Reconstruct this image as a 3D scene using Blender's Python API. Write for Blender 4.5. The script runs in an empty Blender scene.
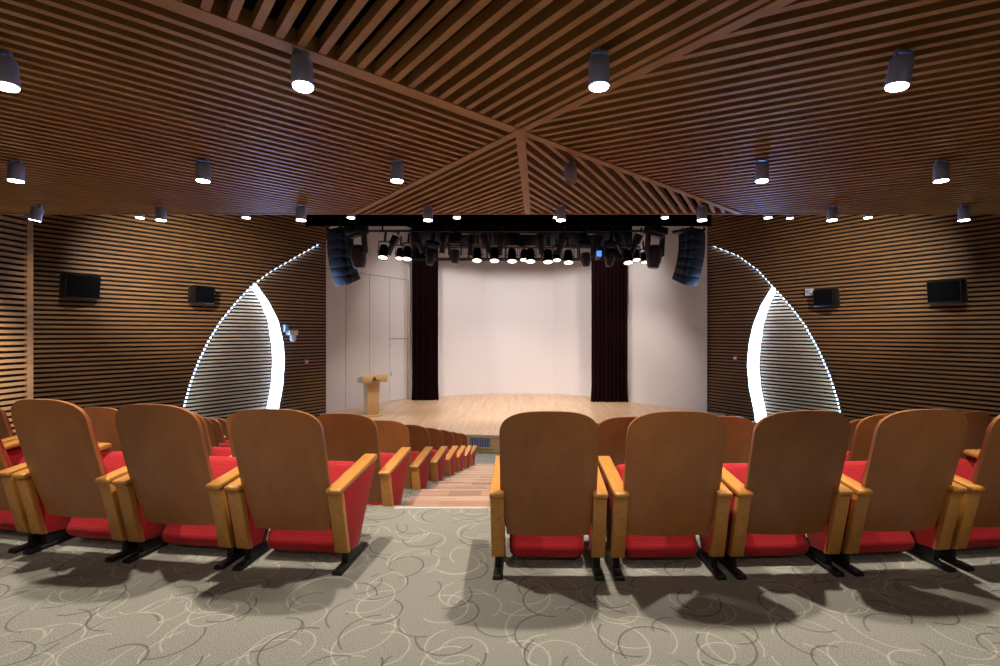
import bpy, bmesh, math, random
from math import sin, cos, pi, radians, sqrt, atan2
from mathutils import Vector, Matrix
random.seed(7)
scn = bpy.context.scene
col = scn.collection
CAMZ = 1.32                      # eye height above the carpet of the nearest row
F = 472.0                        # focal length in pixels of a 1000 px wide picture
CX, CY = 520.0, 333.0

def X_at(px, d): return (px - CX) * d / F
def Z_at(py, d): return CAMZ + (CY - py) * d / F

# ------------------------------------------------------------------ materials
def new_mat(name):
    m = bpy.data.materials.new(name); m.use_nodes = True
    nt = m.node_tree; nt.nodes.clear()
    out = nt.nodes.new('ShaderNodeOutputMaterial')
    b = nt.nodes.new('ShaderNodeBsdfPrincipled')
    nt.links.new(b.outputs[0], out.inputs[0])
    return m, nt, b

def plain(name, rgb, rough=0.5, metal=0.0, vary=0.08, scale=6.0, bump=0.0, spec=0.5):
    m, nt, b = new_mat(name)
    tc = nt.nodes.new('ShaderNodeTexCoord')
    n = nt.nodes.new('ShaderNodeTexNoise'); n.inputs['Scale'].default_value = scale; n.inputs['Detail'].default_value = 4
    nt.links.new(tc.outputs['Object'], n.inputs['Vector'])
    r = nt.nodes.new('ShaderNodeValToRGB')
    r.color_ramp.elements[0].position = .3; r.color_ramp.elements[1].position = .7
    r.color_ramp.elements[0].color = tuple(c*(1-vary) for c in rgb)+(1,)
    r.color_ramp.elements[1].color = tuple(min(1, c*(1+vary)) for c in rgb)+(1,)
    nt.links.new(n.outputs['Fac'], r.inputs['Fac'])
    nt.links.new(r.outputs['Color'], b.inputs['Base Color'])
    b.inputs['Roughness'].default_value = rough; b.inputs['Metallic'].default_value = metal
    b.inputs['Specular IOR Level'].default_value = spec
    if bump:
        bp = nt.nodes.new('ShaderNodeBump'); bp.inputs['Strength'].default_value = bump; bp.inputs['Distance'].default_value = .01
        nt.links.new(n.outputs['Fac'], bp.inputs['Height']); nt.links.new(bp.outputs[0], b.inputs['Normal'])
    return m

def wood(name, c0, c1, rough=.4, stretch=(14, 1.2, 14), scale=2.0, spec=.5, wave=True, coord='Object', rand=0.0):
    m, nt, b = new_mat(name)
    tc = nt.nodes.new('ShaderNodeTexCoord')
    mp = nt.nodes.new('ShaderNodeMapping'); mp.inputs['Scale'].default_value = stretch
    nt.links.new(tc.outputs[coord], mp.inputs['Vector'])
    n = nt.nodes.new('ShaderNodeTexNoise'); n.inputs['Scale'].default_value = scale; n.inputs['Detail'].default_value = 6
    n.inputs['Roughness'].default_value = .6; n.inputs['Distortion'].default_value = .6
    nt.links.new(mp.outputs[0], n.inputs['Vector'])
    r = nt.nodes.new('ShaderNodeValToRGB')
    r.color_ramp.elements[0].position = .28; r.color_ramp.elements[1].position = .72
    r.color_ramp.elements[0].color = (*c0, 1); r.color_ramp.elements[1].color = (*c1, 1)
    nt.links.new(n.outputs['Fac'], r.inputs['Fac'])
    src = r.outputs['Color']
    if rand:
        oi = nt.nodes.new('ShaderNodeObjectInfo')
        mr = nt.nodes.new('ShaderNodeMapRange'); mr.inputs['To Min'].default_value = 1-rand; mr.inputs['To Max'].default_value = 1+rand
        nt.links.new(oi.outputs['Random'], mr.inputs['Value'])
        hs = nt.nodes.new('ShaderNodeHueSaturation')
        nt.links.new(mr.outputs[0], hs.inputs['Value']); nt.links.new(src, hs.inputs['Color'])
        src = hs.outputs['Color']
    nt.links.new(src, b.inputs['Base Color'])
    b.inputs['Roughness'].default_value = rough; b.inputs['Specular IOR Level'].default_value = spec
    return m

def emit(name, rgb, strength):
    m, nt, b = new_mat(name)
    b.inputs['Base Color'].default_value = (.8, .8, .8, 1)
    b.inputs['Emission Color'].default_value = (*rgb, 1)
    b.inputs['Emission Strength'].default_value = strength
    return m

def planks(name, c0, c1, width, length, rough=.35, rot=0.0, spec=.5):
    m, nt, b = new_mat(name)
    tc = nt.nodes.new('ShaderNodeTexCoord')
    mp = nt.nodes.new('ShaderNodeMapping'); mp.inputs['Rotation'].default_value = (0, 0, rot)
    nt.links.new(tc.outputs['Object'], mp.inputs['Vector'])
    br = nt.nodes.new('ShaderNodeTexBrick')
    br.inputs['Scale'].default_value = 1; br.inputs['Brick Width'].default_value = length; br.inputs['Row Height'].default_value = width
    br.inputs['Mortar Size'].default_value = .0025; br.inputs['Color1'].default_value = (*c0, 1); br.inputs['Color2'].default_value = (*c1, 1)
    br.inputs['Mortar'].default_value = (*[c*.55 for c in c0], 1); br.offset = .37
    nt.links.new(mp.outputs[0], br.inputs['Vector'])
    mp2 = nt.nodes.new('ShaderNodeMapping'); mp2.inputs['Scale'].default_value = (1.0, 18, 1)
    nt.links.new(mp.outputs[0], mp2.inputs['Vector'])
    n = nt.nodes.new('ShaderNodeTexNoise'); n.inputs['Scale'].default_value = 1.3; n.inputs['Detail'].default_value = 5
    nt.links.new(mp2.outputs[0], n.inputs['Vector'])
    mx = nt.nodes.new('ShaderNodeMix'); mx.data_type = 'RGBA'; mx.blend_type = 'MULTIPLY'; mx.inputs['Factor'].default_value = .45
    nt.links.new(br.outputs['Color'], mx.inputs['A'])
    r = nt.nodes.new('ShaderNodeValToRGB'); r.color_ramp.elements[0].position = .3; r.color_ramp.elements[1].position = .7
    r.color_ramp.elements[0].color = (.55, .5, .45, 1); r.color_ramp.elements[1].color = (1, 1, 1, 1)
    nt.links.new(n.outputs['Fac'], r.inputs['Fac']); nt.links.new(r.outputs['Color'], mx.inputs['B'])
    nt.links.new(mx.outputs['Result'], b.inputs['Base Color'])
    b.inputs['Roughness'].default_value = rough; b.inputs['Specular IOR Level'].default_value = spec
    return m

def carpet_mat():
    m, nt, b = new_mat('patterned carpet')
    N, L = nt.nodes.new, nt.links.new
    tc = N('ShaderNodeTexCoord')
    fine = N('ShaderNodeTexNoise'); fine.inputs['Scale'].default_value = 230; fine.inputs['Detail'].default_value = 3
    L(tc.outputs['Object'], fine.inputs['Vector'])
    base = N('ShaderNodeValToRGB'); base.color_ramp.elements[0].position = .32; base.color_ramp.elements[1].position = .68
    base.color_ramp.elements[0].color = (.092, .092, .081, 1); base.color_ramp.elements[1].color = (.335, .334, .296, 1)
    L(fine.outputs['Fac'], base.inputs['Fac'])
    cur = base.outputs['Color']
    def math_(op, a, bb=None, v=None):
        q = N('ShaderNodeMath'); q.operation = op
        if a is not None: L(a, q.inputs[0])
        if bb is not None: L(bb, q.inputs[1])
        if v is not None: q.inputs[1].default_value = v
        return q.outputs[0]
    def arcs(loc, scale, radius, width, colour, ang, span, strength):
        nonlocal cur
        mp = N('ShaderNodeMapping'); mp.inputs['Location'].default_value = loc; mp.inputs['Scale'].default_value = (1, 1, 0)
        L(tc.outputs['Object'], mp.inputs['Vector'])
        v = N('ShaderNodeTexVoronoi'); v.voronoi_dimensions = '2D'; v.inputs['Scale'].default_value = scale; v.inputs['Randomness'].default_value = .5
        L(mp.outputs[0], v.inputs['Vector'])
        # vector from the cell centre, for the direction of the arc
        sub = N('ShaderNodeVectorMath'); sub.operation = 'SUBTRACT'
        L(mp.outputs[0], sub.inputs[0]); L(v.outputs['Position'], sub.inputs[1])
        sx = N('ShaderNodeSeparateXYZ'); L(sub.outputs[0], sx.inputs[0])
        ln = N('ShaderNodeVectorMath'); ln.operation = 'LENGTH'; L(sub.outputs[0], ln.inputs[0])
        a = math_('ARCTAN2', sx.outputs['Y'], sx.outputs['X'])
        sc = N('ShaderNodeSeparateColor'); L(v.outputs['Color'], sc.inputs[0])
        ph = math_('MULTIPLY', sc.outputs[0], v=2*pi)
        aa = math_('ADD', a, ph)
        cs = N('ShaderNodeMath'); cs.operation = 'COSINE'; L(aa, cs.inputs[0])
        arcmask = math_('GREATER_THAN', cs.outputs[0], v=cos(span))
        rr = math_('MULTIPLY', sc.outputs[1], v=radius*.5)
        rr2 = math_('ADD', rr, v=radius*.7)
        diff = math_('SUBTRACT', ln.outputs['Value'], rr2)
        ab = N('ShaderNodeMath'); ab.operation = 'ABSOLUTE'; L(diff, ab.inputs[0])
        ring = N('ShaderNodeMapRange'); ring.inputs['From Min'].default_value = width*.5; ring.inputs['From Max'].default_value = width*1.3
        ring.inputs['To Min'].default_value = strength; ring.inputs['To Max'].default_value = 0
        L(ab.outputs[0], ring.inputs['Value'])
        fac = math_('MULTIPLY', ring.outputs[0], arcmask)
        mx = N('ShaderNodeMix'); mx.data_type = 'RGBA'; mx.inputs['B'].default_value = (*colour, 1)
        L(fac, mx.inputs['Factor']); L(cur, mx.inputs['A']); cur = mx.outputs['Result']
    light = (.52, .50, .43); dark = (.045, .044, .042)
    arcs((0, 0, 0), 2.7, .14, .0040, light, 0, 2.2, .36)
    arcs((.37, 1.13, 0), 2.6, .135, .0040, light, 0, 1.7, .33)
    arcs((3.71, 2.13, 0), 2.7, .145, .0040, light, 0, 1.5, .32)
    arcs((5.17, 6.61, 0), 2.5, .12, .0040, light, 0, 1.9, .30)
    arcs((7.71, 5.19, 0), 2.7, .135, .005, dark, 0, 1.4, .62)
    arcs((1.91, 8.47, 0), 2.6, .125, .005, dark, 0, 1.2, .55)
    arcs((4.43, 3.29, 0), 2.8, .12, .005, dark, 0, 1.0, .5)
    L(cur, b.inputs['Base Color']); b.inputs['Roughness'].default_value = .95; b.inputs['Specular IOR Level'].default_value = .1
    bp = N('ShaderNodeBump'); bp.inputs['Strength'].default_value = .25; bp.inputs['Distance'].default_value = .002
    L(fine.outputs['Fac'], bp.inputs['Height']); L(bp.outputs[0], b.inputs['Normal'])
    return m

def red_mat():
    m, nt, b = new_mat('red dotted upholstery')
    N, L = nt.nodes.new, nt.links.new
    tc = N('ShaderNodeTexCoord')
    v = N('ShaderNodeTexVoronoi'); v.inputs['Scale'].default_value = 110; v.inputs['Randomness'].default_value = .25
    L(tc.outputs['Object'], v.inputs['Vector'])
    r = N('ShaderNodeValToRGB'); r.color_ramp.elements[0].position = .15; r.color_ramp.elements[1].position = .5
    r.color_ramp.elements[0].color = (.46, .024, .031, 1); r.color_ramp.elements[1].color = (.31, .007, .012, 1)
    L(v.outputs['Distance'], r.inputs['Fac']); L(r.outputs['Color'], b.inputs['Base Color'])
    b.inputs['Roughness'].default_value = .75; b.inputs['Specular IOR Level'].default_value = .2
    b.inputs['Sheen Weight'].default_value = .06
    return m

M = {}
M['carpet'] = carpet_mat()
M['red'] = red_mat()
M['back'] = wood('brown veneered seat back', (.24, .088, .026), (.32, .124, .038), rough=.36, stretch=(5, 5, 1.6), scale=1.8, rand=.18)
M['honey'] = wood('honey coloured armrest wood', (.38, .165, .033), (.52, .24, .055), rough=.32, stretch=(30, 3, 30), scale=1.3, rand=.08)
M['slat'] = wood('brown slat wood', (.28, .146, .058), (.42, .232, .094), rough=.45, stretch=(1.2, 1.2, 9), scale=1.5)
M['ceil_slat'] = wood('brown ceiling slat wood', (.34, .20, .068), (.45, .272, .10), rough=.5, stretch=(2, 2, 2), scale=1.5, spec=.22)
M['backing'] = plain('dark backing behind slats', (.012, .008, .006), rough=.9)
M['black_void'] = plain('black painted void', (.006, .006, .006), rough=.95, spec=.1)
M['black'] = plain('black painted metal', (.012, .012, .013), rough=.38, metal=.2)
M['black_cloth'] = plain('black stage cloth', (.006, .006, .006), rough=1, spec=.05)
M['charcoal'] = plain('charcoal moulded plastic', (.05, .05, .055), rough=.45)
M['navy'] = plain('dark navy speaker surface', (.012, .05, .11), rough=.35)  # one even navy tone for array grilles and side rails
M['grille'] = plain('dark speaker grille', (.018, .017, .018), rough=.5)
M['grey_metal'] = plain('grey lamp housing with blue light cast', (.36, .49, .85), rough=.4, metal=.2)  # cool light from behind the camera is put into this blue colour
M['white_wall'] = plain('off white stage wall paint', (.76, .725, .71), rough=.7, vary=.015, scale=.6)
M['cream_trim'] = plain('cream door trim', (.62, .52, .40), rough=.5)
M['white'] = plain('white plastic', (.8, .8, .8), rough=.35, vary=.02)
M['velvet'] = plain('dark red velvet', (.009, .001, .0015), rough=.95, vary=.25, scale=3, spec=.1)
M['stage_wood'] = planks('pale maple stage boards', (.68, .45, .27), (.78, .54, .34), .11, 1.8, rough=.32, rot=pi/2)
M['fascia'] = wood('pale wood stage fascia', (.50, .35, .17), (.62, .45, .24), rough=.5, stretch=(2, 2, 10), scale=2)
M['step_wood'] = planks('pinkish step boards', (.60, .37, .27), (.30, .16, .11), .14, .30, rough=.4, rot=0)
M['nosing'] = plain('pale metal step nosing', (.62, .56, .52), rough=.4, metal=.3)
M['lectern'] = wood('pale yellow lectern wood', (.66, .42, .17), (.78, .53, .25), rough=.4, stretch=(6, 6, 1), scale=2)
M['ink'] = plain('dark printed emblem', (.05, .04, .03), rough=.6)
M['plaster'] = plain('dull brown plaster', (.25, .19, .15), rough=.9)
M['pink'] = plain('pinkish red plastic', (.65, .08, .14), rough=.4)
M['lens'] = emit('lit downlight lens', (1, .95, .86), 30)
M['par_lens'] = emit('lit warm stage lamp lens', (1, .86, .66), 3.2)
M['off_lens'] = plain('unlit glass lens', (.20, .22, .24), rough=.08)
M['led'] = emit('cool white light band', (.32, .53, 1.0), 32.0)
M['led_edge'] = emit('cool white edge light', (.30, .53, 1.0), 16.0)
M['blue_glow'] = emit('blue lit lens', (.05, .25, .9), 1.2)

# ------------------------------------------------------------------ mesh helpers
class MB:
    def __init__(s): s.v = []; s.f = []
    def add(s, verts, faces):
        o = len(s.v); s.v += [tuple(v) for v in verts]; s.f += [tuple(i+o for i in f) for f in faces]; return s
    def hexa(s, p):          # 8 corners: bottom ring 0-3, top ring 4-7
        return s.add(p, [(3,2,1,0),(4,5,6,7),(0,1,5,4),(1,2,6,5),(2,3,7,6),(3,0,4,7)])
    def box(s, x0, x1, y0, y1, z0, z1):
        return s.hexa([(x0,y0,z0),(x1,y0,z0),(x1,y1,z0),(x0,y1,z0),(x0,y0,z1),(x1,y0,z1),(x1,y1,z1),(x0,y1,z1)])
    def prism(s, poly, z0, z1):
        n = len(poly)
        v = [(x,y,z0) for x,y in poly]+[(x,y,z1) for x,y in poly]
        return s.add(v, [tuple(range(n-1,-1,-1)), tuple(range(n,2*n))]+[(i,(i+1)%n,(i+1)%n+n,i+n) for i in range(n)])
    def xprism(s, prof, x0, x1):   # profile in (y,z), extruded along x
        n = len(prof)
        v = [(x0,y,z) for y,z in prof]+[(x1,y,z) for y,z in prof]
        return s.add(v, [tuple(range(n-1,-1,-1)), tuple(range(n,2*n))]+[(i,(i+1)%n,(i+1)%n+n,i+n) for i in range(n)])
    def tube(s, a, b, r, n=10, r2=None):
        a, b = Vector(a), Vector(b); r2 = r if r2 is None else r2
        d = (b-a).normalized(); u = d.orthogonal().normalized(); w = d.cross(u)
        v = [a+u*r*cos(2*pi*i/n)+w*r*sin(2*pi*i/n) for i in range(n)]+[b+u*r2*cos(2*pi*i/n)+w*r2*sin(2*pi*i/n) for i in range(n)]
        return s.add(v, [tuple(range(n-1,-1,-1)), tuple(range(n,2*n))]+[(i,(i+1)%n,(i+1)%n+n,i+n) for i in range(n)])
    def lathe(s, prof, n=20):      # profile (r,z) about z
        v = []; f = []
        for r, z in prof:
            v += [(r*cos(2*pi*i/n), r*sin(2*pi*i/n), z) for i in range(n)]
        for k in range(len(prof)-1):
            f += [(k*n+i, k*n+(i+1)%n, (k+1)*n+(i+1)%n, (k+1)*n+i) for i in range(n)]
        f += [tuple(range(n-1,-1,-1)), tuple(range((len(prof)-1)*n, len(prof)*n))]
        return s.add(v, f)
    def grid(s, rows):             # rows of points -> open sheet
        n = len(rows[0]); v = [p for r in rows for p in r]
        return s.add(v, [(k*n+i, k*n+i+1, (k+1)*n+i+1, (k+1)*n+i) for k in range(len(rows)-1) for i in range(n-1)])
    def xform(s, mat):
        s.v = [tuple(mat @ Vector(v)) for v in s.v]; return s
    def build(s, name, mat, parent=None, bevel=0, seg=2, smooth=None, loc=None):
        me = bpy.data.meshes.new(name)
        bm = bmesh.new()
        vs = [bm.verts.new(v) for v in s.v]
        for f in s.f:
            try: bm.faces.new([vs[i] for i in f])
            except ValueError: pass
        bmesh.ops.recalc_face_normals(bm, faces=bm.faces[:])
        if bevel:
            bmesh.ops.bevel(bm, geom=bm.edges[:], offset=bevel, segments=seg, affect='EDGES', profile=.5, clamp_overlap=True)
        bm.to_mesh(me); bm.free()
        if smooth is None: smooth = 40 if bevel else 0
        if smooth:
            for p in me.polygons: p.use_smooth = True
            me.set_sharp_from_angle(angle=radians(smooth))
        me.materials.append(mat)
        o = bpy.data.objects.new(name, me); col.objects.link(o)
        if parent: o.parent = parent
        if loc: o.location = loc
        return o

def empty(name, loc=(0,0,0), rz=0):
    o = bpy.data.objects.new(name, None); o.empty_display_size = .1
    col.objects.link(o); o.location = loc; o.rotation_euler = (0,0,rz); return o
def tag(o, label, cat, group=None, kind=None):
    o['label'] = label; o['category'] = cat
    if group: o['group'] = group
    if kind: o['kind'] = kind
    return o
def struct(o, label=None, cat=None):
    o['kind'] = 'structure'
    if label: o['label'] = label
    if cat: o['category'] = cat
    return o
def kids(o): return KIDS.get(o.name, [])
KIDS = {}
def note(o):                      # remember the parts of a finished thing so that it can be copied
    KIDS[o.name] = [c for c in col.objects if c.parent == o]
    for c in KIDS[o.name]:
        KIDS[c.name] = [g for g in col.objects if g.parent == c]
def copy_tree(o, parent=None):
    c = o.copy(); col.objects.link(c)
    if parent: c.parent = parent
    for k in kids(o): copy_tree(k, c)
    return c
ORD = ['zeroth','first','second','third','fourth','fifth','sixth','seventh','eighth','ninth','tenth','eleventh','twelfth','thirteenth','fourteenth','fifteenth','sixteenth','seventeenth','eighteenth']

# ------------------------------------------------------------------ room layout
FC = (0.49, 22.54)                # centre of the curved seating
SC = (0.1, 19.55)                 # centre of the curved stage front
RISE = .236
def on_arc(R, a): return (FC[0]+R*sin(a), FC[1]-R*cos(a))   # a = 0 looks straight down the hall
def on_stage_arc(R, a): return (SC[0]+R*sin(a), SC[1]-R*cos(a))
def edge_radius(r): return 18.98-(r-1)                       # front edge of the terrace of row r
NROW = 8
def row_z(r): return -RISE*(r-1)+(.03 if r > 1 else 0)
# floor: one curved terrace per row
def sector(R0, R1, a0, a1, z0, z1, n=48):
    pts = [on_arc(R1, a0+(a1-a0)*i/n) for i in range(n+1)]+[on_arc(R0, a1-(a1-a0)*i/n) for i in range(n+1)]
    return MB().prism(pts, z0, z1)
A = radians(62)
for r in range(1, NROW+1):
    zt = row_z(r)
    R1 = edge_radius(r-1) if r > 1 else 28.0
    R0 = edge_radius(r) if r < NROW else 7.0
    struct(sector(R0, R1, -A, A, zt-.5, zt).build('floor', M['carpet']), 'grey carpet floor terrace with dark and pale arc pattern', 'floor')

# main side walls: line in plan from the stage end towards the audience
WALL = {-1: ((-6.02, 14.86), (-.678, -1.0)), 1: ((5.97, 15.1), (.678, -1.0))}
def wall_frame(side):
    (x0, y0), (dx, dy) = WALL[side]
    l = sqrt(dx*dx+dy*dy); u = (dx/l, dy/l)
    n = (-u[1], u[0]) if side < 0 else (u[1], -u[0])
    if n[0]*(-x0)+n[1]*(5-y0) < 0: n = (-n[0], -n[1])
    return (x0, y0), u, n
def wall_pt(side, u_, off, z):
    p, u, n = wall_frame(side)
    return (p[0]+u[0]*u_+n[0]*off, p[1]+u[1]*u_+n[1]*off, z)
def hit(side, px, py, off=0.0):   # where a sight line meets the wall: (distance along it, height)
    p, u, n = wall_frame(side)
    k = (px-CX)/F
    # point = (k d, d); ((k d - px0)*n0 + (d - py0)*n1) = off
    d = (off + p[0]*n[0]+p[1]*n[1])/(k*n[0]+n[1])
    return ((k*d-p[0])*u[0]+(d-p[1])*u[1], Z_at(py, d))
ARC1 = {-1: [(315,246.8),(293.5,259),(272,271.5),(254,285),(238,302),(222,321.5),(210,341),(200,361.6),(192,383),(186,405)],
         1: [(712,246),(736,255),(756,269.5),(772,287),(790.8,308.5),(803.5,325.4),(817,349.7),(828,375),(836,400),(838,410)]}
ARC2 = {-1: [(254.5,282),(269,302),(278.6,321),(283.5,342.7),(284.8,361.6),(283,386),(279,408)],
         1: [(772.5,286),(761,305),(753,325),(748.5,345),(747,365),(749,388),(754,412)]}
MID, REC = -.10, -.36
def curve(side, table, off, taper_bottom):
    pts = sorted([hit(side, x, y, off)[::-1] for x, y in table])      # (z,u) ascending z
    (z0, u0), (z1, u1) = pts[0], pts[1]
    return pts
def interp(pts, z):
    if z <= pts[0][0]:
        (z0,u0),(z1,u1) = pts[0], pts[2]
        k = (u1-u0)/(z1-z0); dz = pts[0][0]-z
        return u0-k*dz-.10*dz*dz
    if z >= pts[-1][0]:
        (z0,u0),(z1,u1) = pts[-2], pts[-1]
        return u1+(u1-u0)/(z1-z0)*(z-z1)
    for (z0,u0),(z1,u1) in zip(pts, pts[1:]):
        if z <= z1: return u0+(u1-u0)*(z-z0)/(z1-z0)
C1 = {s: curve(s, ARC1[s], 0, 0) for s in (-1,1)}
C2 = {s: curve(s, ARC2[s], MID, 0) for s in (-1,1)}
PITCH, SLAT, DEEP = .098, .050, .045
WZ0, WZ1 = -2.6, 5.35
def slat_bar(mb, side, u0, u1, off, z):
    a = [wall_pt(side,u0,off-DEEP,z), wall_pt(side,u1,off-DEEP,z), wall_pt(side,u1,off,z), wall_pt(side,u0,off,z)]
    mb.hexa([p for p in a]+[(p[0],p[1],z+SLAT) for p in a])
for side, word in ((-1,'left'), (1,'right')):
    U1 = 9.8
    slats = MB(); recess = MB(); inner = MB()
    n = int((WZ1-WZ0)/PITCH)
    ztop = None
    for i in range(n):
        z = WZ0+i*PITCH; zc = z+SLAT/2
        a1 = max(0, interp(C1[side], zc)); apex = C2[side][-1][0]
        a2 = interp(C2[side], zc) if zc < apex else None
        a1 = min(a1, U1)
        if a1 > 0 and zc < C1[side][-1][0]+.6:
            slat_bar(slats, side, a1, U1, 0, z)
            if a2 is None or a2 >= a1: slat_bar(inner, side, -.1, a1+.02, MID, z)
            else:
                slat_bar(inner, side, -.1, a2, MID, z)
                slat_bar(recess, side, a2-.02, a1+.25, REC, z)
        else: slat_bar(slats, side, -.06, U1, 0, z)
    w = struct(slats.build('wall_'+word, M['slat']), 'brown horizontal timber slat wall on the '+word, 'wall')
    inner.build('inner_slats', M['slat'], w); recess.build('recessed_slats', M['slat'], w)
    bk = MB()
    q = [wall_pt(side,-.05,REC-DEEP-.01,0), wall_pt(side,U1,REC-DEEP-.01,0), wall_pt(side,U1,REC-DEEP-.12,0), wall_pt(side,-.05,REC-DEEP-.12,0)]
    bk.hexa([(p[0],p[1],WZ0) for p in q]+[(p[0],p[1],WZ1) for p in q])
    bk.build('backing', M['backing'], w)
    # backing board of the outer layer, cut along the large arc
    zs = [WZ0+(WZ1-WZ0)*k/160 for k in range(161)]
    rows = []
    for z in zs:
        a1 = interp(C1[side], z); a1 = 0 if (a1 < 0 or z > C1[side][-1][0]+.6) else a1
        rows.append([wall_pt(side,min(a1+.03,U1-.1),-DEEP,z), wall_pt(side,U1,-DEEP,z)])
    MB().grid(rows).build('outer_backing', M['backing'], w)
    rows = []
    for z in zs:
        a1 = interp(C1[side], z); a1 = 0 if (a1 < 0 or z > C1[side][-1][0]+.6) else a1
        a2 = interp(C2[side], z) if z < C2[side][-1][0] else a1
        rows.append([wall_pt(side,-.12,MID-DEEP,z), wall_pt(side,max(.001,min(a2,a1)-.01),MID-DEEP,z)])
    MB().grid(rows).build('inner_backing', M['backing'], w)
    # wide light band along the inner arc: from the edge of the middle layer down into the recess
    apex = C2[side][-1][0]; zb = -2.3; N_ = 60
    band = []
    for k in range(N_+1):
        z = zb+(apex-.02-zb)*k/N_
        u = interp(C2[side], z); t = min(1, (apex-z)/1.6)
        wdt = .03+.19*t**.8
        wdt = min(wdt, max(.01, interp(C1[side], z)-u-.01))
        band.append([wall_pt(side,u,MID-.02,z), wall_pt(side,u+wdt*.5,(MID+REC)/2+.04,z), wall_pt(side,u+wdt,REC+.02,z)])
    o = MB().grid(band).build('light_band', M['led'], smooth=60)
    tag(o, 'glowing white crescent of light on the %s slat wall' % word, 'light', 'crescent lights on the slat walls')
    edge = []
    top = C1[side][-1][0]+.1
    for k in range(91):
        z = zb+(top-zb)*k/90
        u = interp(C1[side], z)
        if u < 0: continue
        back = REC+.02 if z < apex else MID+.005
        edge.append([wall_pt(side,u-.004,-.055,z), wall_pt(side,u-.004,back+ (0.06 if z<apex else 0),z)])
    o = MB().grid(edge).build('edge_light', M['led_edge'])
    tag(o, 'thin cool white light strip along the large arc of the %s slat wall' % word, 'light', 'arc edge lights on the slat walls')

# nearer side walls that project in front of the slanting ones
for side, word in ((-1,'far_left'), (1,'far_right')):
    mb = MB(); xw = 8.46
    n = int((WZ1-WZ0)/PITCH)
    for i in range(n):
        z = WZ0+i*PITCH
        xs = sorted((side*xw, side*(xw+.05)))
        mb.box(xs[0], xs[1], -3.0, 8.18, z, z+.052)
    xs = sorted((side*xw, side*(xw+.08)))
    w = struct(mb.build('wall_'+word, M['slat']), 'brown slat wall nearest the camera at the '+word.replace('_',' '), 'wall')
    mb = MB(); xs = sorted((side*(xw-.004), side*(xw+.07))); mb.box(xs[0], xs[1], 8.10, 8.2, WZ0, WZ1); mb.build('corner_post', M['slat'], w)
    mb = MB(); xs = sorted((side*(xw+.05), side*(xw+.25))); mb.box(xs[0], xs[1], -3.0, 8.16, WZ0, WZ1); mb.build('backing', M['backing'], w)
struct(MB().box(-9.5, 9.5, -3.2, -3.0, -.2, 4.2).build('wall_rear', M['plaster']))

# ------------------------------------------------------------------ ceiling
ZC = CAMZ+1.74; DEDGE = 6.87
SW, SP, SH = .046, .122, .075
def clip(poly, a, b, c):          # keep a x + b y <= c
    out = []
    for i in range(len(poly)):
        p, q = poly[i], poly[(i+1)%len(poly)]
        dp, dq = a*p[0]+b*p[1]-c, a*q[0]+b*q[1]-c
        if dp <= 0: out.append(p)
        if dp*dq < 0:
            t = dp/(dp-dq); out.append((p[0]+t*(q[0]-p[0]), p[1]+t*(q[1]-p[1])))
    return out
apexp = (0.0, 472*1.74/202)
Lx, BACK = 8.9, -2.9
def ray(p, d, yend):
    t = (yend-p[1])/d[1]; return (p[0]+d[0]*t, yend)
dUL, dUR, dLL, dLR = (-1.155,-1.0), (.865,-1.0), (-.86,1.0), (1.14,1.0)
pUL, pUR = (apexp[0]-1.155*(apexp[1]-BACK), BACK), (apexp[0]+.865*(apexp[1]-BACK), BACK)
pLL, pLR = ray(apexp, dLL, DEDGE), ray(apexp, dLR, DEDGE)
pC = (X_at(528, DEDGE), DEDGE)
facets = [([apexp, pUL, pUR], (-.87,1)),
          ([apexp, pLL, (-Lx,DEDGE), (-Lx,BACK), pUL], (1.16,1)),
          ([apexp, pUR, (Lx,BACK), (Lx,DEDGE), pLR], (-2.2,1)),
          ([apexp, pC, pLL], (-.86,1)),
          ([apexp, pLR, pC], (.53,1))]
ceil = struct(MB().box(-9.3, 9.3, -3.1, DEDGE+.06, ZC+.42, ZC+.5).build('ceiling', M['black_void']), 'dark ceiling void above the timber slats', 'ceiling')
def ccw(poly):
    a = sum(poly[i][0]*poly[(i+1)%len(poly)][1]-poly[(i+1)%len(poly)][0]*poly[i][1] for i in range(len(poly)))
    return poly if a > 0 else poly[::-1]
for poly, d in facets:
    poly = ccw(poly)
    l = sqrt(d[0]**2+d[1]**2); ux, uy = d[0]/l, d[1]/l; nx, ny = -uy, ux
    ss = [p[0]*nx+p[1]*ny for p in poly]; s = min(ss)+.06
    mb = MB()
    while s < max(ss):
        strip = [(nx*s+ux*-40, ny*s+uy*-40), (nx*s+ux*40, ny*s+uy*40), (nx*(s+SW)+ux*40, ny*(s+SW)+uy*40), (nx*(s+SW)-ux*40, ny*(s+SW)-uy*40)]
        for i in range(len(poly)):
            p, q = poly[i], poly[(i+1)%len(poly)]
            a, b = q[1]-p[1], -(q[0]-p[0])
            if strip: strip = clip(strip, a, b, a*p[0]+b*p[1])
        if strip and len(strip) > 2: mb.prism(ccw(strip), ZC, ZC+SH)
        s += SP
    mb.build('slat_panel', M['ceil_slat'], ceil)
def beam(p, q, w, z0, z1):
    dx, dy = q[0]-p[0], q[1]-p[1]; l = sqrt(dx*dx+dy*dy); nx, ny = -dy/l*w/2, dx/l*w/2
    return MB().prism(ccw([(p[0]+nx,p[1]+ny),(q[0]+nx,q[1]+ny),(q[0]-nx,q[1]-ny),(p[0]-nx,p[1]-ny)]), z0, z1)
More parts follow.
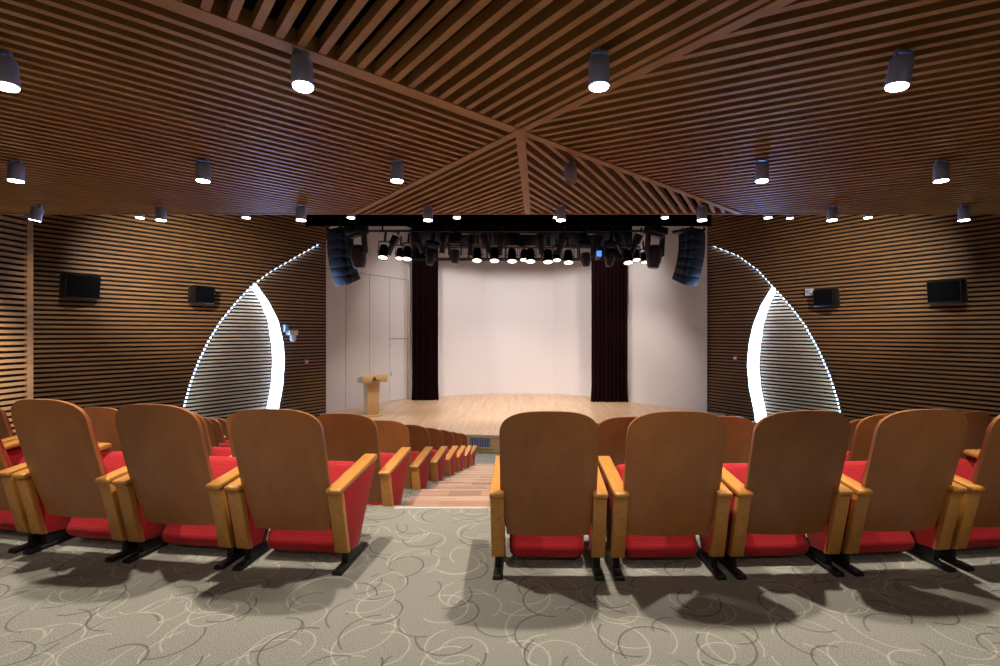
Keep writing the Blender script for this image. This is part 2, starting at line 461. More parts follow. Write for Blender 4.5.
for kb, (q, w) in enumerate(((pUL,.075),(pUR,.075),(pLL,.075),(pLR,.075),(pC,.085))):
    l_ = sqrt((q[0]-apexp[0])**2+(q[1]-apexp[1])**2); s0 = (apexp[0]-(q[0]-apexp[0])/l_*.05, apexp[1]-(q[1]-apexp[1])/l_*.05)
    beam(s0, q, w, ZC-.006-.0015*kb, ZC+SH+.02+.0015*kb).build('ridge_beam', M['ceil_slat'], ceil)
MB().box(-9.2, 9.2, DEDGE, DEDGE+.03, ZC-.008, ZC+.1).build('edge_board', M['ceil_slat'], ceil)
struct(MB().box(-9.4, 9.4, DEDGE+.03, DEDGE+.09, ZC+.1, 5.5).build('trim_1', M['black_void']), 'dark panel above the front edge of the slatted ceiling', 'trim')
struct(MB().box(-10.5, 10.5, DEDGE+.02, 20.5, 5.4, 5.5).build('ceiling', M['black_void']), 'dark upper ceiling beyond the slats', 'ceiling')

# ------------------------------------------------------------------ stage
SZ = CAMZ-2.52; HALL = row_z(NROW)
stage = tag(empty('stage', (0, 11.6, HALL)), 'low curved stage with pale maple boards and wood fascia', 'stage')
a_s = radians(54)
pts = [on_stage_arc(7.95, -a_s+2*a_s*i/60) for i in range(61)]
poly = pts+[(7.2, 20.3), (-7.2, 20.3)]
o = MB().prism(ccw([(x, y-11.6) for x, y in poly]), SZ-.03-HALL, SZ-HALL).build('stage_floor', M['stage_wood'], stage)
fp = pts[::-1]+[on_stage_arc(7.85, -a_s+2*a_s*i/60) for i in range(61)]
fp = [on_stage_arc(7.93, -a_s+2*a_s*i/60) for i in range(61)]+[on_stage_arc(7.83, a_s-2*a_s*i/60) for i in range(61)]
MB().prism([(x, y-11.6) for x, y in fp], 0, SZ-.03-HALL).build('fascia', M['fascia'], stage)
MB().grid([[(on_stage_arc(7.962, -a_s+2*a_s*i/60)[0], on_stage_arc(7.962, -a_s+2*a_s*i/60)[1]-11.6, SZ-HALL-z) for i in range(61)] for z in (-.004,.045)]).build('edge_trim', M['nosing'], stage)
# air vents in the fascia
def vent(a):
    c = on_stage_arc(7.94, a)
    v = MB()
    fr = MB(); w, h = .30, .15
    fr.box(-w,w,-.02,.01,h-.035,h).box(-w,w,-.02,.01,-h,-h+.035).box(-w,-w+.035,-.02,.01,-h+.035,h-.035).box(w-.035,w,-.02,.01,-h+.035,h-.035)
    f = fr.build('air_vent', M['fascia'], stage, loc=(c[0], c[1]-11.6, .235)); f.rotation_euler = (0,0,a)
    bk = MB().box(-w+.03,w-.03,-.004,.006,-h+.03,h-.03).build('vent_back', M['charcoal'], f)
    lv = MB()
    for k in range(13):
        x = -w+.05+k*(2*w-.1)/12; lv.box(x-.006,x+.006,-.014,-.004,-h+.035,h-.035)
    lv.build('louvres', M['grey_metal'], f)
vent(radians(-7.9)); vent(radians(9.3))

# stage walls: folded plain walls
WB, WT = SZ-.02, 5.4
def folded(pts, name, t=.1, label=None, cat='wall'):
    q = [(x, y) for x, y in pts]; back = []
    for i, (x, y) in enumerate(q):
        back.append((x, y+t))
    mb = MB().prism(ccw(q+back[::-1]), WB, WT)
    return struct(mb.build(name, M['white_wall']), label, cat)
folded([(-4.42,18.12),(-3.27,18.72),(-1.46,19.62),(1.38,19.62),(2.86,18.72),(3.97,17.45)], 'wall_back', label='off white folded wall behind the stage', cat='wall')
folded([(3.97,17.40),(5.98,15.08)], 'wall_stage_right', label='plain off white wall at the right of the stage')
# left stage wall made of tall flush panels with a door
P0, P1 = Vector((-6.10,14.84)), Vector((-4.30,18.18))
ud = (P1-P0); LW = ud.length; ud.normalize(); nd = Vector((ud.y, -ud.x))
def lw_hit(px, py):
    k = (px-CX)/F; d = (P0.x*nd.x+P0.y*nd.y)/(k*nd.x+nd.y)
    return (Vector((k*d, d))-P0).dot(ud), Z_at(py, d)
def lw_box(mb, u0, u1, o0, o1, z0, z1):
    sk = .14 if u0 == 0 else 0       # the free end is cut back behind the face
    c = [P0+ud*(u0+sk)+nd*o0, P0+ud*u1+nd*o0, P0+ud*u1+nd*o1, P0+ud*u0+nd*o1]
    return mb.hexa([(p.x,p.y,z0) for p in c]+[(p.x,p.y,z1) for p in c])
zseam = lw_hit(380, 276)[1]
us = [0, lw_hit(345.5,330)[0], lw_hit(369.4,330)[0], lw_hit(389.3,330)[0], lw_hit(407.5,330)[0]]
mb = MB(); g = .012
lw_box(mb, 0, LW, -.06, 0, zseam+g, WT)
for i in range(3): lw_box(mb, us[i]+(g if i else 0), us[i+1]-g*.3, -.06, 0, WB, zseam-g*.4)
dz = lw_hit(398, 339)[1]
lw_box(mb, us[3]+g, us[4], -.06, 0, dz+.02, zseam-g*.4)
lw_box(mb, us[4]+.06, LW, -.06, 0, WB, zseam-g*.4)
w = struct(mb.build('wall_stage_left', M['white_wall']), 'off white panelled wall at the left of the stage', 'wall')
lw_box(MB(), .2, LW, -.12, -.065, WB, WT).build('joint_backing', M['backing'], w)
dr = struct(lw_box(MB(), us[3]+g, us[4]-.012, -.05, 0, SZ+.015, dz).build('door_1', M['white_wall']), 'narrow off white flush door in the left stage wall', 'door')
lw_box(MB(), us[3]+.07, us[3]+.10, .0, .04, SZ+.95, SZ+1.10).build('door_handle', M['nosing'], dr, bevel=.006)
for zz in (.35, 2.0): lw_box(MB(), us[3]+.005, us[3]+.03, -.01, .012, SZ+zz, SZ+zz+.12).build('hinge', M['nosing'], dr)
struct(lw_box(MB(), us[4], us[4]+.06, -.06, .015, WB, zseam-.005).build('trim_2', M['cream_trim']), 'cream upright beside the stage door', 'trim')

# curtains beside the screen wall
def curtain(x0, x1, y, label):
    mb = MB(); zb, zt = SZ+.015, 4.6; n = 120; rows = []
    nf = 9
    for s_ in (0, 1):
        for zz in ((zb, .3), (zb+.6, .85), (zt, 1)) if s_ == 0 else ((zt, 1), (zb+.6, .85), (zb, .3)):
            z, k = zz; row = []
            for i in range(n+1):
                t = i/n
                fl = .07*sin(t*nf*2*pi+.4*sin(t*9))+.03*sin(t*23+1)
                sp = 1.0 if z > zb+.1 else 1.045
                x = (x0+x1)/2+(t-.5)*(x1-x0)*sp
                row.append((x, y+fl*(.8+.2*k)+(.012 if s_ else 0), z))
            rows.append(row)
    rows.append(rows[0])
    o = mb.grid(rows).build('stage_curtain', M['velvet'], smooth=60)
    tag(o, label, 'curtain', 'dark red stage curtains')
curtain(X_at(411,17.45), X_at(437.5,17.45), 17.6, 'dark red stage curtain on the left of the white screen wall')
curtain(X_at(592,17.05), X_at(628,17.05), 17.15, 'dark red stage curtain on the right of the white screen wall')

# lectern
d_l = 14.33; lx = X_at(371.5, d_l)
lec = tag(empty('lectern', (lx, d_l, SZ), radians(42)), 'pale wood lectern with a dark emblem, standing at the left of the stage', 'lectern')
MB().box(-.27,.27,-.22,.22,0,.05).build('base', M['lectern'], lec, bevel=.01)
MB().hexa([(-.18,-.13,.05),(.18,-.13,.05),(.18,.13,.05),(-.18,.13,.05),(-.20,-.14,1.03),(.20,-.14,1.03),(.20,.14,1.03),(-.20,.14,1.03)]).build('column', M['lectern'], lec, bevel=.006)
hd = MB().hexa([(-.40,-.26,1.03),(.40,-.26,1.03),(.36,.20,1.03),(-.36,.20,1.03),(-.40,-.28,1.27),(.40,-.28,1.27),(.36,.22,1.16),(-.36,.22,1.16)]).build('top', M['lectern'], lec, bevel=.008)
em = MB().add([(-.06,-.285,1.125),(.06,-.285,1.125),(0,-.287,1.235)], [(0,1,2)])
em.box(-.11,.15,-.281,-.2775,1.085,1.105)
em2 = MB().prism([(-.075,-.005),(.075,-.005),(0,.115)], -.004, .004).xform(Matrix.Translation((-.03,-.277,1.115)) @ Matrix.Rotation(radians(90),4,'X'))
em2.box(-.10,.17,-.281,-.271,1.075,1.095)
em2.build('emblem', M['ink'], lec)

# ------------------------------------------------------------------ aisle stairs
AX0, AX1 = -.95, -.165
st = tag(empty('aisle_stairs', ((AX0+AX1)/2, 3.56, 0)), 'wooden aisle stairs with pale nosings running down between the seat banks', 'stairs')
for k in range(1, 2*NROW-1):
    y0 = 3.56+.5*(k-1); zt = -.118*k+.015*min(k, 2)
    if k % 2: z0 = zt-.118
    else: z0 = zt
    o = MB().box(-(AX1-AX0)/2, (AX1-AX0)/2, y0-3.56+.012, y0+.5-3.56+(.0 if k < 2*NROW-2 else .0), (zt-.125 if k % 2 else zt-.01), zt+.008).build('step', M['step_wood'], st)
    MB().box(-(AX1-AX0)/2, (AX1-AX0)/2, y0+.497-3.56, y0+.513-3.56, zt-.008, zt+.012).build('nosing', M['nosing'], o)
MB().box(-(AX1-AX0)/2, (AX1-AX0)/2, -.02, .012, -.012, .006).build('nosing', M['nosing'], st)

# ------------------------------------------------------------------ auditorium chair
def make_chair():
    root = empty('auditorium_chair')
    def yb(z):      # rear face of the reclined back
        t = (z-.22)/(.926-.22)
        return -.002-.225*t+.035*t*t
    def hw(z):
        w = .224+.032*min(1, max(0, (z-.24)/.26))**.8 if z < .50 else .256
        if z > .785:
            w = .256*(max(0, 1-((z-.785)/.141)**2.8))**(1/2.8)
        return w
    zs = [.22+.02*i for i in range(30)]
    zs = [z for z in zs if z < .78]+[.785+.141*sin(pi/2*k/14) for k in range(15)]
    nc = 14
    def sheet(scale, off, bulge, z_lo=0, zshift=0):
        rows = []
        for z in zs:
            if z < z_lo: continue
            w = max(hw(z)*scale, .02); row = []
            zz = z if zshift == 0 else .22+(z-.22)*zshift
            for i in range(nc+1):
                s_ = -1+2*i/nc; x = w*s_
                y = yb(zz)+.45*x*x+off+(bulge(zz, s_) if bulge else 0)
                row.append((x, y, zz))
            rows.append(row)
        return rows
    def solid(front, back):
        mb = MB(); mb.grid(front); mb.grid(back)
        n = len(front[0]); m_ = len(front)
        def strip(a, b): mb.add(a+b, [(i, i+1, len(a)+i+1, len(a)+i) for i in range(len(a)-1)])
        strip(front[0], back[0]); strip(front[-1], back[-1])
        strip([r[0] for r in front], [r[0] for r in back]); strip([r[-1] for r in front], [r[-1] for r in back])
        bmv = mb
        # weld
        key = {}; remap = []; nv = []
        for v in bmv.v:
            k = tuple(round(c, 5) for c in v)
            if k not in key: key[k] = len(nv); nv.append(v)
            remap.append(key[k])
        bmv.v = nv; nf = []
        for f in bmv.f:
            g_ = []
            for i in f:
                j = remap[i]
                if j not in g_: g_.append(j)
            if len(g_) > 2: nf.append(tuple(g_))
        bmv.f = nf
        return bmv
    b = sheet(1, 0, None); f = sheet(1, .02, None)
    solid(b, f).build('backrest', M['back'], root, smooth=40)
    bulge = lambda z, s_: (.055+.035*max(0, 1-abs(z-.47)/.2))*(1-abs(s_)**4*.6)*(1-max(0, (z-.75)/.2)**2*.6)
    solid(sheet(.95, .021, None, .33, .975), sheet(.93, .021, bulge, .33, .975)).build('back_cushion', M['red'], root, smooth=60)
    # tipped up seat cushion between the side panels
    ang = atan2(.43, .28)
    cu = MB().box(-.215,.215, 0,.53, -.065,.065)
    so = cu.xform(Matrix.Translation((0,.135,.042)) @ Matrix.Rotation(ang,4,'X')).build('seat', M['red'], root, bevel=.05, seg=4, smooth=60)
    sh = MB().box(-.19,.19, .04,.46, -.085,-.055)
    sh.xform(Matrix.Translation((0,.135,.042)) @ Matrix.Rotation(ang,4,'X')).build('seat_shell', M['back'], root, bevel=.008)
    for s_ in (-1, 1):
        xi, xo = s_*.24, s_*.305
        x0, x1 = sorted((xi, xo))
        MB().xprism([(.035,.095),(.165,.075),(.425,.503),(-.055,.45)], x0+.004, x1-.002).build('side_panel', M['red'], root, bevel=.006)
        x0, x1 = sorted((s_*.236, s_*.309))
        MB().xprism([(.008,.10),(.045,.092),(-.035,.448),(-.072,.452)], x0, x1).build('arm_post', M['honey'], root, bevel=.005)
        MB().xprism([(-.084,.452),(.425,.514),(.429,.532),(.420,.548),(-.082,.482),(-.090,.470)], x0-.003, x1+.003).build('armrest', M['honey'], root, bevel=.006)
        xc = s_*.272
        ft = MB()
        ft.hexa([(xc-.028,-.045,0),(xc+.028,-.045,0),(xc+.026,.33,0),(xc-.026,.33,0),(xc-.024,-.04,.024),(xc+.024,-.04,.024),(xc+.022,.325,.022),(xc-.022,.325,.022)])
        ft.hexa([(xc-.02,.05,.02),(xc+.02,.05,.02),(xc+.02,.26,.02),(xc-.02,.26,.02),(xc-.018,.05,.12),(xc+.018,.05,.12),(xc+.018,.15,.10),(xc-.018,.15,.10)])
        ft.build('foot', M['black'], root, bevel=.005)
    return root
chair0 = make_chair(); note(chair0)
first = True
PITCH_C = {'left': .687, 'right': .653}
def wall_x(y, side):
    (x0, y0), (dx, dy) = WALL[side]
    if y < 8.25: return side*8.4
    return x0+dx*(y-y0)/dy if y <= y0 else x0
def place(R, a, z, row, seat, bank):
    global first
    x, y = on_arc(R, a)
    o = chair0 if first else copy_tree(chair0)
    first = False
    o.location = (x, y, z); o.rotation_euler = (0, 0, a)
    o.scale = (1.06, 1, 1+(.014*(seat-1) if row == 1 else .01)) if bank == 'left' else (1, 1, 1)
    for c in col.objects:
        if c.parent == o and c.name.split('.')[0] in ('backrest', 'back_cushion'): c.scale = (.935 if bank == 'left' else 1, 1, 1)
    rw = 'nearest row' if row == 1 else ORD[row]+' row from the camera'
    if row == NROW: rw = 'last row before the stage'
    tag(o, 'brown backed red auditorium chair, %s, %s seat %s of the aisle' % (rw, ORD[seat], bank), 'chair', 'auditorium chairs %s of the aisle' % bank)
for row in range(1, NROW+1):
    R = FC[1]-2.555-(row-1); z = row_z(row)
    for bank, sgn, xs in (('left', -1, -.95-.33), ('right', 1, -.16+.312)):
        a = math.asin((xs-(.018 if bank == 'left' and row > 1 else 0)-FC[0])/R); seat = 1
        while True:
            x, y = on_arc(R, a)
            px = CX+F*x/y
            if seat > (6 if sgn < 0 else 7) or abs(a) > radians(50): break
            if abs(x)+.42 > abs(wall_x(y, sgn)): break
            if px < -120 or px > 1120: break
            place(R, a, z, row, seat, bank)
            a += sgn*PITCH_C[bank]/R; seat += 1

# ------------------------------------------------------------------ lamps
def spot(loc, aim, energy, size, blend, color, radius=.05, name='lamp_beam', parent=None):
    ld = bpy.data.lights.new(name, 'SPOT'); ld.energy = energy; ld.spot_size = radians(size); ld.spot_blend = blend
    ld.color = color; ld.shadow_soft_size = radius
    o = bpy.data.objects.new(name, ld); col.objects.link(o); o.location = loc
    d = Vector(aim)-Vector(loc); o.rotation_euler = d.to_track_quat('-Z','Y').to_euler()
    return o
def make_downlight():
    root = empty('ceiling_downlight')
    MB().lathe([(.060,-.005),(.064,0),(.064,.155),(.056,.165),(.02,.168)], 24).build('housing', M['grey_metal'], root, smooth=40)
    MB().lathe([(.058,-.012),(.060,-.004)], 24).build('lens', M['lens'], root)
    st_ = MB().box(-.05,-.04,-.012,.012,.14,.205).box(.04,.05,-.012,.012,.14,.205).box(-.05,.05,-.014,.014,.195,.21).tube((0,0,.205),(0,0,.28),.011)
    st_.build('bracket', M['grey_metal'], root, smooth=40)
    return root
dl0 = make_downlight(); note(dl0)
WARM = (1.0, .885, .74)
ZL = CAMZ+1.53
DL_FIRST = True
def downlight(x, y, z, label, energy, size=95, tilt=(0,0), stem=None, lit=True, aim=None, blend=.7):
    global DL_FIRST
    o = dl0 if DL_FIRST else copy_tree(dl0)
    DL_FIRST = False
    o.location = (x, y, z); o.rotation_euler = (tilt[0], tilt[1], 0)
    tag(o, label, 'lamp', 'ceiling downlights')
    if stem:
        MB().tube((0,0,.26),(0,0,stem-z),.012).build('stem', M['grey_metal'], o)
    if not lit:
        for c in [c for c in col.objects if c.parent == o and c.name.startswith('lens')]:
            c.data = c.data.copy(); c.data.materials[0] = M['off_lens']
    if lit and energy: LAMPS.append((x, y, z, energy, size, aim, blend))
    return o
LAMPS = []
E1, E2, E3, E4 = 290, 150, 75, 320
for i, px in enumerate((6, 303, 599, 897)):
    downlight(X_at(px,2.92), 2.92, ZL, 'grey cylinder downlight, %s from left in the nearest row of ceiling lamps' % ORD[i+1], E1, tilt=(radians((0,-3,2,4)[i]), radians((-6,-5,0,8)[i])))
for i, px in enumerate((16, 203, 397, 571, 762, 941)):
    lb = 'grey cylinder downlight, %s from left in the middle row of ceiling lamps' % ORD[i+1]
    if px == 571: lb = 'unlit grey cylinder downlight under the ceiling ridge, without a glowing lens'
    downlight(X_at(px,4.76), 4.76, ZL+.01, lb, E2, size=74, lit=px != 571, tilt=(radians(-20 if px == 571 else 0), 0))
for i, px in enumerate((35, 161, 301, 428, 561, 702, 832, 964)):
    downlight(X_at(px,6.44), 6.44, ZL+.015, 'grey cylinder downlight, %s from left in the row at the ceiling edge' % ORD[i+1], E3,
              tilt=(0, radians(14 if px == 35 else 0)))
for i, px in enumerate((140, 246, 351, 457, 557, 665, 768, 868)):
    x = X_at(px,8.08)
    o = downlight(x, 8.08, CAMZ+1.98, 'small bright downlight beyond the ceiling edge, %s from left' % ORD[i+1], E4, stem=5.4, size=98)
o = downlight(X_at(790,9.6), 9.6, CAMZ+2.34, 'starry bright downlight beyond the ceiling edge, above the right light arc', 90, stem=5.4)
# unseen lamps behind the camera, continuing the same grid
for x in (-3.1, -1.3, .55, 2.4):
    LAMPS.append((x, -.9, ZL, 46, 125, (x, 1.2, 0), .8))
for x in (-3.1, -1.3, .55, 2.4):  # beams added out of view to brighten chair backs beyond the nearest row
    LAMPS.append((x, 1.08, ZL, 85, 46, (x, 3.9, .35), .7))
# beams turned towards the slat walls
for x, y, z, tx, ty, tz, e in ((-6.6, 6.44, ZL, -8.46, 6.7, 1.0, 1100), (6.7, 6.44, ZL, 8.46, 6.7, 1.4, 80),
        (-6.4, 8.08, 3.2, -8.3, 11.4, 2.7, 560), (6.4, 8.08, 3.2, 8.2, 11.4, 2.7, 440),
        (-7.0, 7.2, 3.3, -8.9, 10.4, .6, 170), (7.0, 7.2, 3.3, 8.9, 10.4, .6, 150)):  # extra beams without fixtures, added to fill the dark lower walls
    LAMPS.append((x, y, z, e, 66, (tx, ty, tz), 1.0))
for i, (x, y, z, e, size, aim, blend) in enumerate(LAMPS):
    spot((x, y, z-.03), aim or (x, y, z-2), e, size, blend, WARM, .045)

# ------------------------------------------------------------------ overhead stage rig
DR = 13.0
tag(MB().box(X_at(306,DR), X_at(711,DR), DR-.03, DR+.03, Z_at(226,DR), 5.2).build('stage_valance', M['black_cloth']), 'black flat valance hanging over the front of the stage', 'valance')
tag(MB().box(-3.75, 3.85, 16.2, 16.26, Z_at(245.5,16.2), 5.38).build('border_cloth', M['black_cloth']), 'black border cloth hanging high above the back of the stage', 'curtain')
bat = tag(empty('lighting_bar', (0, DR+.25, Z_at(231,DR+.25))), 'black lighting bar carrying the row of stage lamps', 'bar')
MB().tube((X_at(352,DR),0,0),(X_at(668,DR),0,0),.03,12).build('pipe', M['black'], bat, smooth=40)
MB().tube((X_at(366,DR),.38,.08),(X_at(650,DR),.38,.08),.022,12).build('pipe', M['charcoal'], bat, smooth=40)
for px in (380, 440, 500, 560, 620): MB().box(X_at(px,DR)-.02, X_at(px,DR)+.02, -.02,.02,.0, 5.35-Z_at(231,DR+.25)).build('hanger', M['black'], bat)
for px in (350, 470, 530, 600): MB().box(X_at(px,DR)-.28, X_at(px,DR)+.28, .05,.2,-.06,.16).build('cable_box', M['black'], bat, bevel=.01)
tr = tag(empty('lighting_truss', (0, 14.2, Z_at(258.5,14.2))), 'black open truss behind the row of stage lamps', 'truss')
h = Z_at(246,14.2)-Z_at(258.5,14.2)
x0, x1 = X_at(413,14.2), X_at(634,14.2)
for yy, zz in ((0,0),(0,h),(.3,0),(.3,h)): MB().tube((x0,yy,zz),(x1,yy,zz),.022,8).build('chord', M['black'], tr)
nb = 12
for k in range(nb+1):
    x = x0+(x1-x0)*k/nb
    MB().tube((x,0,0),(x,0,h),.014,8).tube((x,.3,0),(x,.3,h),.014,8).tube((x,0,0),(x,.3,0),.012,8).build('brace', M['black'], tr)
for px in (430, 490, 550, 615): MB().tube((X_at(px,14.2),.15,h),(X_at(px,14.2),.15,5.38-Z_at(258.5,14.2)),.02,8).build('hanger', M['black'], tr)

def make_par(lens):
    root = empty('stage_lamp')
    hb = MB().lathe([(.05,.30),(.085,.28),(.10,.20),(.105,.02),(.118,.0),(.118,-.03),(.108,-.03),(.10,-.004)], 20)
    hb.v = hb.v; hb.build('housing', M['black'], root, smooth=40)
    MB().lathe([(.102,-.016),(.104,-.010)], 20).build('lens', lens, root)
    yk = MB().box(-.135,-.125,-.02,.02,.08,.40).box(.125,.135,-.02,.02,.08,.40).box(-.135,.135,-.02,.02,.39,.405).tube((-.135,0,.14),(-.10,0,.14),.014).tube((.10,0,.14),(.135,0,.14),.014)
    yk.build('yoke', M['black'], root)
    MB().box(-.022,.022,-.025,.025,.40,.66).build('clamp', M['charcoal'], root, bevel=.006)
    return root
par0 = make_par(M['par_lens']); note(par0)
PARS = [(383,257.5,0),(399.4,258.5,1),(407,259,0),(477,260.5,0),(494.5,260.8,0),(512,261.3,0),(524,260,1),(530.5,261.5,0),(548,262,0),(557,260.3,1),(568.5,262.6,0),(628.3,262.7,0),(636.5,260,1),(645,262.5,1)]
names = ['first','second','third','fourth','fifth','sixth','seventh','eighth','ninth','tenth','eleventh','twelfth','thirteenth','fourteenth']
TGT = []
for i, (px, py, back) in enumerate(PARS):
    d = 13.25 if back == 0 else 13.9
    o = par0 if i == 0 else copy_tree(par0)
    o.location = (X_at(px,d), d, Z_at(py,d)+.02); o.rotation_euler = (radians(-20), 0, 0)
    o.scale = (1.05,)*3 if back else (1.22,)*3
    tag(o, 'black stage lamp with a warm lit lens, %s from left of those lit' % names[i], 'lamp', 'lit stage lamps over the stage')
    if not back: TGT.append((X_at(px,d), d, Z_at(py,d)-.03))
# unlit moving heads
def make_head(sc):
    root = empty('moving_head_light')
    MB().box(-.19,.19,-.14,.14,.42,.56).build('base', M['black'], root, bevel=.02)
    yk = MB()
    yk.box(-.21,-.165,-.06,.06,.02,.40).box(.165,.21,-.06,.06,.02,.40).box(-.21,.21,-.06,.06,.37,.42)
    yk.build('yoke', M['charcoal'], root, bevel=.015)
    MB().lathe([(.09,.20),(.145,.15),(.15,.02),(.14,-.10),(.105,-.22),(.09,-.235)], 20).build('head', M['charcoal'], root, smooth=45)
    MB().lathe([(.075,-.242),(.080,-.236)], 20).build('lens', M['off_lens'], root)
    MB().box(-.03,.03,-.03,.03,.56,.98).build('clamp', M['black'], root)
    return root
mh0 = make_head(1); note(mh0)
HEADS = [(358.5,256,11.0,1.22,-10,'large unlit moving head light beside the left hanging speaker'),
         (430.6,258,13.2,.85,14,'grey unlit moving head above the left curtain'),
         (455,256,13.2,.9,0,'grey unlit moving head just right of the left curtain'),
         (585.7,259,13.2,.9,-4,'grey unlit moving head just left of the right curtain'),
         (609.7,259,13.2,.9,8,'grey unlit moving head above the right curtain'),
         (654,256,11.0,1.22,10,'large unlit moving head light beside the right hanging speaker')]
for i, (px, py, d, sc, rot, lb) in enumerate(HEADS):
    o = mh0 if i == 0 else copy_tree(mh0)
    o.location = (X_at(px,d), d, Z_at(py,d)); o.scale = (sc,)*3; o.rotation_euler = (0, radians(rot*.6), radians(rot*3))
    tag(o, lb, 'lamp', 'unlit moving head lights')
    if d < 12:
        MB().tube((0,0,.6),(0,0,(5.35-Z_at(py,d))/sc),.02).build('drop_pole', M['black'], o)
# long unlit profile spotlights between them
def make_profile():
    root = empty('profile_spotlight')
    MB().box(-.09,.09,-.12,.12,.10,.38).build('body', M['black'], root, bevel=.02)
    MB().lathe([(.075,.12),(.08,.10),(.08,-.16),(.092,-.17),(.092,-.20)], 18).build('barrel', M['charcoal'], root, smooth=40)
    MB().lathe([(.07,-.205),(.074,-.201)], 18).build('lens', M['off_lens'], root)
    MB().box(-.12,-.11,-.02,.02,.15,.45).box(.11,.12,-.02,.02,.15,.45).box(-.12,.12,-.02,.02,.44,.455).build('yoke', M['black'], root)
    MB().box(-.025,.025,-.03,.03,.45,.58).build('clamp', M['charcoal'], root)
    return root
pf0 = make_profile(); note(pf0)
PROF = [(391,248,13.62,30,'first'),(420,246,13.62,-24,'second'),(443,246,13.62,12,'third'),(471,248,13.62,10,'fourth'),(487,246,13.62,-18,'fifth'),(500,248,13.62,6,'sixth'),
        (541,247,13.62,-10,'seventh'),(560,247,13.62,14,'eighth'),(595,249,13.62,20,'ninth'),(620,246,13.62,-26,'tenth'),(634,247,13.62,20,'eleventh')]
for i, (px, py, d, rot, w_) in enumerate(PROF):
    o = pf0 if i == 0 else copy_tree(pf0)
    o.location = (X_at(px,d), d, Z_at(py,d)); o.rotation_euler = (radians(12), radians(rot), 0)
    tag(o, 'dark unlit profile spotlight on the bar, %s from left of its kind' % w_, 'lamp', 'unlit profile spotlights')
bl = tag(empty('blue_lamp', (X_at(599,13.1), 13.1, Z_at(253,13.1))), 'small stage lamp with a blue glowing lens near the right curtain', 'lamp')
MB().lathe([(.03,.26),(.07,.24),(.08,0)], 16).xform(Matrix.Rotation(radians(70),4,'X') @ Matrix.Translation((0,0,-.26))).build('housing', M['black'], bl, smooth=40)
MB().box(-.07,.07,-.012,0,-.08,.08).xform(Matrix.Translation((0,-.02,-.02))).build('lens', M['blue_glow'], bl, bevel=.01)
MB().box(-.02,.02,.05,.12,.0,.5).build('clamp', M['black'], bl)

# hanging line array speakers
def line_array(px, d, side, label):
    zt = Z_at(231, d)
    root = tag(empty('line_array_speaker', (X_at(px,d), d, zt), radians(-34*side)), label, 'speaker', 'curved hanging speakers')
    n = 6; hgt = .235
    fr = MB().box(-.27,.27,-.10,.48,-.01,.06).box(-.27,-.23,-.16,-.10,.0,.11).box(.23,.27,-.16,-.10,.0,.11)
    fr.build('rigging_frame', M['black'], root, bevel=.008)
    MB().tube((0,.05,.05),(0,.05,5.38-zt),.015).tube((0,.35,.05),(0,.35,5.38-zt),.012).build('hanging_chain', M['black'], root)
    pos = Vector((0, -.12, -.02)); A0, DA = -2.0, 5.0
    for k in range(n):
        ang = radians(A0+DA*k); a2 = radians(DA)
        hw_, dp = .25, .44
        # wedge cabinet: the rear is shorter than the front so that neighbours close up along the curve
        t = math.tan(a2/2)*dp
        cab = MB().hexa([(-hw_,0,-hgt+.003),(hw_,0,-hgt+.003),(hw_*.86,dp,-hgt+t),(-hw_*.86,dp,-hgt+t),(-hw_,0,-.003),(hw_,0,-.003),(hw_*.86,dp,-t),(-hw_*.86,dp,-t)])
        m_ = Matrix.Translation(pos) @ Matrix.Rotation(ang,4,'X')
        c = cab.xform(m_).build('cabinet', M['black'], root, bevel=.006)
        MB().box(-hw_-.008,hw_+.008,-.035,.03,-hgt+.004,-.004).xform(m_).build('grille', M['navy'], c, bevel=.012)
        MB().hexa([(s_,y_,z_) for s_,y_,z_ in ((-hw_*.96-.008,.16,-hgt+.02),(hw_*.96+.008,.16,-hgt+.02),(hw_*.95+.008,.22,-hgt+.02),(-hw_*.95-.008,.22,-hgt+.02),(-hw_*.96-.008,.16,-.02),(hw_*.96+.008,.16,-.02),(hw_*.95+.008,.22,-.02),(-hw_*.95-.008,.22,-.02))]).xform(m_).build('side_rail', M['navy'], c, bevel=.004)
        pos = pos+Matrix.Rotation(ang,3,'X') @ Vector((0, 0, -hgt))
line_array(338, 12.2, 1, 'curved dark navy line array speaker hanging left of the stage')
line_array(694, 12.2, -1, 'curved dark navy line array speaker hanging right of the stage')

# ------------------------------------------------------------------ things on the side walls
def wall_speaker(side, px, py, w, hgt, label, sw):
    u, z = hit(side, px, py, .32)
    p = wall_pt(side, u, .32, z)
    _, ud_, nn = wall_frame(side)
    rz = atan2(nn[1], nn[0])+pi/2
    root = tag(empty('wall_speaker', p, rz+radians(sw)), label, 'speaker', 'black wall speakers')
    b = MB().hexa([(-w,-.1,-hgt),(w,-.1,-hgt),(w*.8,.16,-hgt),(-w*.8,.16,-hgt),(-w,-.14,hgt),(w,-.14,hgt),(w*.8,.12,hgt),(-w*.8,.12,hgt)])
    b.build('cabinet', M['black'], root, bevel=.02)
    MB().hexa([(-w+.03,-.125,-hgt+.03),(w-.03,-.125,-hgt+.03),(w-.03,-.09,-hgt+.03),(-w+.03,-.09,-hgt+.03),(-w+.03,-.15,hgt-.03),(w-.03,-.15,hgt-.03),(w-.03,-.12,hgt-.03),(-w+.03,-.12,hgt-.03)]).build('grille', M['black_cloth'], root)
    bk = MB().tube((0,.1,0),(0,.36,.04),.022)
    bk.build('bracket', M['black'], root)
    return root
wall_speaker(-1, 79, 287, .33, .25, 'black wall speaker on the left slat wall, nearer the camera', 22)
wall_speaker(-1, 201, 295, .29, .22, 'black wall speaker on the left slat wall, nearer the light arc', 22)
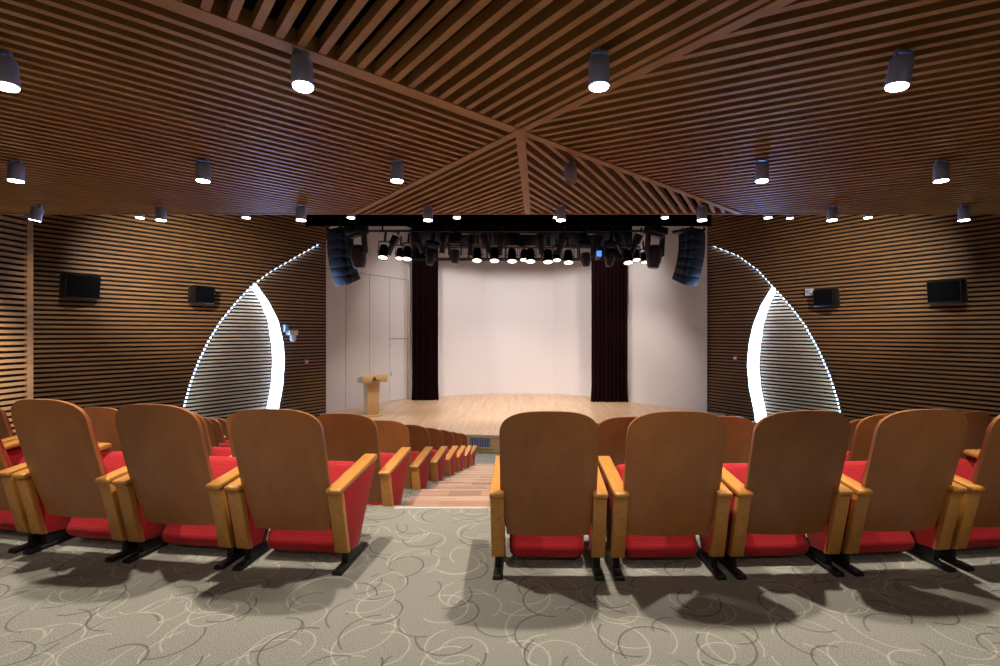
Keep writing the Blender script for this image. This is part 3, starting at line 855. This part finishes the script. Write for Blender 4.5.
wall_speaker(1, 827, 298, .30, .22, 'black wall speaker on the right slat wall, nearer the light arc', -22)
wall_speaker(1, 948, 292, .34, .24, 'black wall speaker on the right slat wall, nearer the camera', -22)
def wall_item(side, px, py, off, name, label, cat):
    u, z = hit(side, px, py, off); p = wall_pt(side, u, off, z); _, _, nn = wall_frame(side)
    return tag(empty(name, p, atan2(nn[1], nn[0])+pi/2), label, cat)
o = wall_item(-1, 293, 335, MID+.16, 'security_camera', 'white security camera on the left slat wall beside the light arc', 'camera')
MB().box(-.13,.13,-.06,.16,.0,.14).build('mount', M['white'], o, bevel=.015)
MB().lathe([(.02,-.20),(.07,-.18),(.085,-.12),(.085,.0)], 18).build('dome', M['white'], o, smooth=45)
MB().box(-.22,-.12,.02,.16,.1,.30).build('arm', M['grey_metal'], o, bevel=.01)
for side, px, py, w_ in ((-1,306.5,361.5,'left'), (1,735,358,'right')):
    o = wall_item(side, px, py, MID+.03, 'alarm_button', 'small pinkish red alarm button low on the %s slat wall' % w_, 'alarm')
    o['group'] = 'red alarm buttons'
    MB().box(-.06,.06,-.02,.03,-.06,.06).build('plate', M['pink'], o, bevel=.01)
    MB().lathe([(.035,0),(.03,.02)], 16).xform(Matrix.Translation((0,-.02,0)) @ Matrix.Rotation(radians(90),4,'X')).build('button', M['white'], o)
o = wall_item(1, 809.5, 292, .06, 'wall_box', 'small pale box on the slat wall left of the right inner speaker', 'box')
MB().box(-.09,.09,-.05,.06,-.09,.09).build('casing', M['white'], o, bevel=.01)
MB().box(-.05,.05,-.058,-.048,-.05,.05).build('cover', M['grey_metal'], o)

# stage light beams
for i, (x, y, z) in enumerate(TGT):
    spot((x, y-.02, z-.05), (x*1.1, (11.9, 15.2, 17.0)[i % 3], SZ), 330, 85, .8, (1.0, .88, .80), .08, 'stage_beam')
for x, e in ((-3.0, 230), (-1.2, 330), (1.2, 330), (3.0, 200)):  # unseen lamps added to brighten the back wall of the stage
    spot((x, 14.9, 4.55), (x*1.1, 18.6, 1.4), e, 110, .9, (1.0, .90, .87), .12, 'added_stage_wash')

# ------------------------------------------------------------------ world, camera, view
w = bpy.data.worlds.new('hall air'); scn.world = w; w.use_nodes = True
bg = w.node_tree.nodes.get('Background'); bg.inputs[0].default_value = (.5,.5,.5,1); bg.inputs[1].default_value = .02
cd = bpy.data.cameras.new('camera'); cd.sensor_width = 36; cd.lens = F/1000*36; cd.shift_x = -.02
cd.clip_start = .05; cd.clip_end = 100
cam = bpy.data.objects.new('camera', cd); col.objects.link(cam)
cam.location = (0, 0, CAMZ); cam.rotation_euler = (radians(90), 0, 0)
scn.camera = cam
vs = scn.view_settings
vs.view_transform = 'Standard'; vs.look = 'None'; vs.gamma = 1; vs.use_curve_mapping = False; vs.exposure = 0.1
